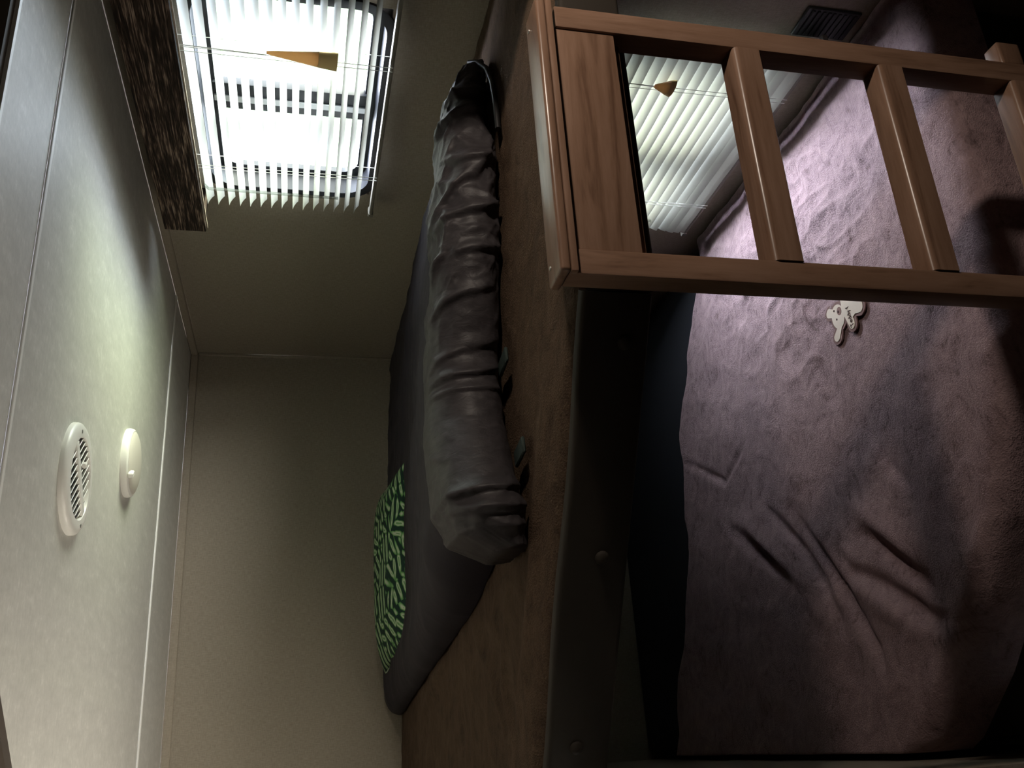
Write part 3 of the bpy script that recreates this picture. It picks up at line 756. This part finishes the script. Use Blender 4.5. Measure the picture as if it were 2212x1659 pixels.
for k in range(60):
    a = 2 * math.pi * k / 60; cx_, sy_ = math.cos(a), math.sin(a)
    m_ = max(abs(cx_), abs(sy_)); ax_, cy_ = cx_ / m_, sy_ / m_
    rimp.append((0.305 * ax_ * (1 - 0.06 * (1 - cy_ ** 2)), 0.205 * cy_ * (1 - 0.06 * (1 - ax_ ** 2)), 0))
link('seam', tube_me('seam', rimp + rimp[:1], 0.0022, 6), mat('pale_green_piping', (0.45, 0.55, 0.42), 0.7), pl, (0, 0, 0.035), (math.radians(7), 0, math.radians(3)), 60)

# ------------------------------------------------------------------ ladder
YL = -2.260
ld = empty('bunk_ladder', (-0.657, YL, ZF), 'brown wooden ladder hooked on the upper bunk', 'ladder')
def lpart(name, lo, hi, m, bev=0.003, seg=2, parent=None):
    o_ = ld.location
    return box(name, tuple(a - b_ for a, b_ in zip(lo, o_)), tuple(a - b_ for a, b_ in zip(hi, o_)), M[m], parent or ld, bev, seg)
lpart('side_rail', (-0.4775, YL, ZF), (-0.440, YL + 0.038, 0.014), 'wood_v')
lpart('side_rail', (-0.8735, YL, ZF), (-0.8375, YL + 0.038, 0.030), 'wood_v')
lpart('top_board', (-0.8373, YL + 0.004, -0.0735), (-0.4777, YL + 0.023, 0.020), 'wood_h')
lpart('backing_board', (-0.8373, YL + 0.0232, -0.088), (-0.4777, YL + 0.038, 0.016), 'wood_h')
cap = lpart('top_cap', (-0.8765, YL - 0.012, 0.0305), (-0.437, YL + 0.045, 0.0445), 'wood_h', 0.005, 3)
lpart('cap_lip', (-0.8765, YL - 0.0115, 0.0205), (-0.437, YL - 0.0005, 0.0303), 'wood_h', 0.003, 2, None)
o_ = ld.location
for x_ in (-0.465, -0.852):
    link('screw', lathe_me('screw', [(0, 0.0012), (0.003, 0.0008), (0.0035, -0.001)], 10), M['screw'], ld, (x_ - o_.x, 0.030, 0.0448 - o_.z))
def rung(z, x0, x1):
    """tread: rounded top front edge, flat front face"""
    prof = []
    y0, y1, h, r = YL - 0.002, YL + 0.040, 0.044, 0.009
    for k in range(7):
        a = math.radians(180 - 90 * k / 6); prof.append((y0 + r + r * math.cos(a), z - r + r * math.sin(a)))
    prof += [(y1 - 0.003, z), (y1, z - 0.003), (y1, z - h + 0.003), (y1 - 0.003, z - h), (y0 + 0.002, z - h), (y0, z - h + 0.002)]
    bm = bmesh.new()
    a = [bm.verts.new((x0 - o_.x, p[0] - o_.y, p[1] - o_.z)) for p in prof]; b_ = [bm.verts.new((x1 - o_.x, p[0] - o_.y, p[1] - o_.z)) for p in prof]
    bm.faces.new(a); bm.faces.new(b_); n = len(prof)
    for i in range(n): bm.faces.new((a[i], a[(i + 1) % n], b_[(i + 1) % n], b_[i]))
    return link('rung', from_bm(bm, 'rung'), M['wood_h'], ld, smooth=35)
for z_ in (-0.257, -0.500, -0.742, -0.985): rung(z_, -0.8374, -0.4776)
lpart('foot_stop', (-0.4398, YL + 0.004, -0.79), (-0.392, YL + 0.036, -0.745), 'wood_h', 0.006, 3)

# ------------------------------------------------------------------ lower bunk
lb = empty('lower_bunk', (-0.75, -0.95, ZF), 'dark base of the lower bunk under the plush blanket', 'bunk bed')
poly_low = [(-0.004, -0.004), (-1.485, -0.004), (-1.46, -1.50), (-1.15, -1.78), (-0.55, -1.97), (-0.004, -1.97)]
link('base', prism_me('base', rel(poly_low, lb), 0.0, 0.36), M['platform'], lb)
lm = link('lower_mattress', prism_me('lower_mattress', [(-0.012, -0.012), (-1.470, -0.012), (-1.45, -1.50), (-1.14, -1.78), (-0.55, -1.99), (-0.012, -1.99)], ZF + 0.361, -0.850, 0.02, 3), M['navy'])
tag(lm, 'dark navy mattress of the lower bunk, bare at the back', 'mattress')
def lo_front(x): return np.interp(x, [-1.48, -1.457, -1.346, -1.206, -1.10, -0.8, -0.5, 0], [-1.60, -1.645, -1.769, -1.889, -1.952, -2.03, -2.05, -2.05]) + np.interp(x, [-1.2, -0.8], [0.08, 0.0])
def lo_back(x): return np.interp(x, [-1.48, -1.2, -0.95, -0.73, -0.536, -0.314, -0.186, -0.08, 0], [-0.30, -0.42, -0.56, -0.622, -0.639, -0.765, -0.90, -0.96, -0.97]) + 0.012 * np.sin(x * 23)
L_FOLDS = [([(-0.80, -1.585), (-0.935, -1.645), (-1.006, -1.69)], -0.012, 0.014), ([(-0.873, -1.11), (-1.023, -1.247), (-1.112, -1.311), (-1.232, -1.355)], -0.016, 0.018),
           ([(-0.919, -1.24), (-1.10, -1.364), (-1.273, -1.464), (-1.33, -1.476)], -0.018, 0.018), ([(-1.028, -1.371), (-1.109, -1.437), (-1.161, -1.538), (-1.233, -1.647), (-1.27, -1.74)], -0.024, 0.022),
           ([(-1.036, -1.499), (-1.117, -1.601), (-1.208, -1.711)], -0.02, 0.02), ([(-0.869, -0.887), (-0.997, -1.066), (-1.147, -1.267)], -0.014, 0.022),
           ([(-0.88, -1.0), (-1.05, -1.17), (-1.2, -1.30)], 0.014, 0.03), ([(-0.95, -1.30), (-1.13, -1.46), (-1.24, -1.6)], 0.016, 0.035), ([(-0.98, -1.50), (-1.15, -1.70)], 0.014, 0.03),
           ([(-0.62, -0.67), (-0.758, -0.926), (-0.693, -1.066)], -0.008, 0.012)]
def z_lower(x, y):
    fr = y - lo_front(x)
    e = np.clip(np.minimum(fr, lo_back(x) - y + 0.02) / 0.06, 0, 1); z = -0.875 + 0.047 * np.sqrt(np.clip(1 - (1 - e) ** 2, 0, 1))
    wgt = np.clip(fr / 0.1, 0, 1)
    z += wgt * 0.030 * (fbm(x * 4, y * 4, 63) - 0.47) + 0.007 * (fbm(x * 20, y * 20, 70, 3) - 0.45)
    z += 0.010 * (ridge(x * 14, y * 11, 90, 2) - 0.4) * np.clip(1.3 - 1.2 * np.hypot(x + 0.25, y + 1.45) / 0.5, 0, 1)
    for pts, a, s in L_FOLDS:
        d, t_, _ = seg_dist(x, y, pts); z += wgt * a * np.exp(-(d / s) ** 2) * np.sin(np.pi * np.clip(t_, 0.03, 0.97)) ** 0.6
    return np.maximum(z, -0.848 - 0.03 * (fr < 0.03))
lbk = empty('teddy_blanket', (-0.74, -1.0, -0.86), 'taupe plush blanket over the lower bunk with a bear patch', 'blanket')
me = cover_me('fleece', (-1.478, -0.004), lo_front, lo_back, 300, 380, z_lower, -0.96)
me.transform(Matrix.Translation(-lbk.location)); link('fleece', me, M['plush_taupe'], lbk, smooth=180)

# bear-shaped woven label sewn onto the blanket
def blob(cs, n=160):
    """outline of a union of ellipses (cx, cy, rx, ry) seen from the centroid-free polar sweep of a grid"""
    pts = []
    for k in range(n):
        a = 2 * math.pi * k / n; r = 0.0
        for (cx, cy, rx, ry) in cs:
            # ray from origin
            dx, dy = math.cos(a), math.sin(a)
            A = (dx / rx) ** 2 + (dy / ry) ** 2; B = -2 * (dx * cx / rx ** 2 + dy * cy / ry ** 2); Cc = (cx / rx) ** 2 + (cy / ry) ** 2 - 1
            D = B * B - 4 * A * Cc
            if D > 0: r = max(r, (-B + math.sqrt(D)) / (2 * A))
        pts.append((r * math.cos(a), r * math.sin(a)))
    return pts

def flat_me(name, pts, z0, z1): return prism_me(name, pts, z0, z1)
def ell(cx, cy, rx, ry, n=20): return [(cx + rx * math.cos(2 * math.pi * k / n), cy + ry * math.sin(2 * math.pi * k / n)) for k in range(n)]
grow = lambda cs, g: [(a, b_, c + g, d + g) for a, b_, c, d in cs]
bear = [(0.008, 0.020, 0.030, 0.025), (-0.029, 0.045, 0.0125, 0.0135), (0.034, 0.045, 0.0125, 0.0135), (0.0, -0.028, 0.027, 0.030),
        (-0.034, -0.016, 0.016, 0.0125), (0.034, -0.016, 0.016, 0.0125), (-0.019, -0.056, 0.016, 0.015), (0.021, -0.056, 0.016, 0.015)]
ZP = -0.8215
patch = link('bear_patch', flat_me('bear_patch', blob(grow(bear, 0.0055)), 0.0, 0.0035), M['label_edge'], lbk,
             Vector((-0.574, -1.622, ZP)) - lbk.location, (math.radians(-1.5), 0, math.radians(9.3)))
patch['label'] = 'cream bear-shaped woven patch with brown lettering'
link('felt', flat_me('felt', blob(grow(bear, -0.0012)), 0.0036, 0.0048), M['label_cream'], patch)
link('snout', flat_me('snout', ell(0.016, 0.0095, 0.0095, 0.0085), 0.0049, 0.0055), M['label_snout'], patch)
link('nose', flat_me('nose', ell(0.016, 0.0125, 0.0028, 0.0028), 0.0056, 0.0062), M['label_dark'], patch)
for ex in (0.0045, 0.0275): link('eye', flat_me('eye', ell(ex, 0.0265, 0.0024, 0.0024), 0.0049, 0.0056), M['label_dark'], patch)
fc = bpy.data.curves.new('lettering', 'FONT'); fc.body = 'Teddy f'; fc.size = 0.0165; fc.extrude = 0.0003; fc.align_x = 'LEFT'
fo = bpy.data.objects.new('lettering_curve', fc); C.objects.link(fo)
dg = bpy.context.evaluated_depsgraph_get(); fme = bpy.data.meshes.new_from_object(fo.evaluated_get(dg))
bpy.data.objects.remove(fo); fme.name = 'lettering'; fme.materials.clear()
link('lettering', fme, M['label_dark'], patch, (-0.045, -0.021, 0.0053), (0, 0, math.radians(-4)))

# dark louvred grille low on the window wall
t = empty('wall_grille', (-0.002, -1.884, -0.805), 'small dark grille low on the window wall', 'vent grille')
box('plate', (-0.005, -0.040, 0.0), (0.002, 0.040, 0.128), M['grille'], t, 0.002, 1)
for k in range(9): box('fin', (-0.008, -0.034, 0.010 + k * 0.0125), (-0.005, 0.034, 0.015 + k * 0.0125), M['grille'], t)

# tan privacy curtain gathered beside the window wall
def curtain():
    n = 120; pts = []
    s = np.linspace(0, 1, n)
    x = -0.045 - 0.215 * s; y = -2.262 + 0.022 * np.sin(s * 34) + 0.008 * np.sin(s * 11)
    zs = np.linspace(-1.30, 0.70, 40)
    fl = 1 - 0.10 * (zs + 1.3) / 2.0
    P = np.zeros((n, 40, 3))
    P[:, :, 0] = (-0.02 + (x[:, None] + 0.02) * fl[None, :]) + 0.006 * np.sin(zs[None, :] * 9 + s[:, None] * 20)
    P[:, :, 1] = y[:, None] - 0.0 * zs[None, :]
    P[:, :, 2] = zs[None, :]
    Q = P[::-1].copy(); Q[:, :, 1] += 0.004
    return grid_me('curtain', np.concatenate([P, Q], 0))
cu_ = link('privacy_curtain', curtain(), M['curtain'], None, smooth=180)
tag(cu_, 'tan curtain gathered at the window wall, lower right of the ladder', 'curtain')

# reading lamp on the window wall behind the ladder, shining on the ladder
t = empty('reading_lamp', (-0.002, -2.86, 0.34), 'small brushed metal reading lamp on the window wall, beyond the right edge', 'lamp')
link('wall_plate', lathe_me('wall_plate', [(0, 0), (0.035, 0), (0.035, 0.008), (0.030, 0.012), (0, 0.012)], 28), M['alu'], t, (0, 0, 0), (0, math.radians(-90), 0), 35)
link('arm', tube_me('arm', [(-0.012, 0, 0), (-0.05, 0.005, 0.02), (-0.085, 0.02, 0.03)], 0.006, 10), M['alu'], t, smooth=60)
aim = (Vector((-0.52, -2.26, -0.10)) - Vector((-0.09, -2.84, 0.365))).normalized()
qr = aim.to_track_quat('-Z', 'Y').to_euler()
link('shade', lathe_me('shade', [(0.010, 0.03), (0.024, 0.022), (0.040, -0.045), (0.038, -0.045), (0.022, 0.018), (0.010, 0.026)], 28), M['alu'], t, (-0.09, 0.022, 0.028), qr, 40)
sl_ = bpy.data.lights.new('reading_bulb', 'SPOT'); sl_.energy = 27.0; sl_.color = (1.0, 0.86, 0.72); sl_.spot_size = math.radians(84); sl_.spot_blend = 0.7; sl_.shadow_soft_size = 0.038
so = bpy.data.objects.new('reading_bulb', sl_); C.objects.link(so); so.parent = t; so.location = Vector((-0.09, 0.022, 0.028)) + aim * 0.02; so.rotation_euler = qr
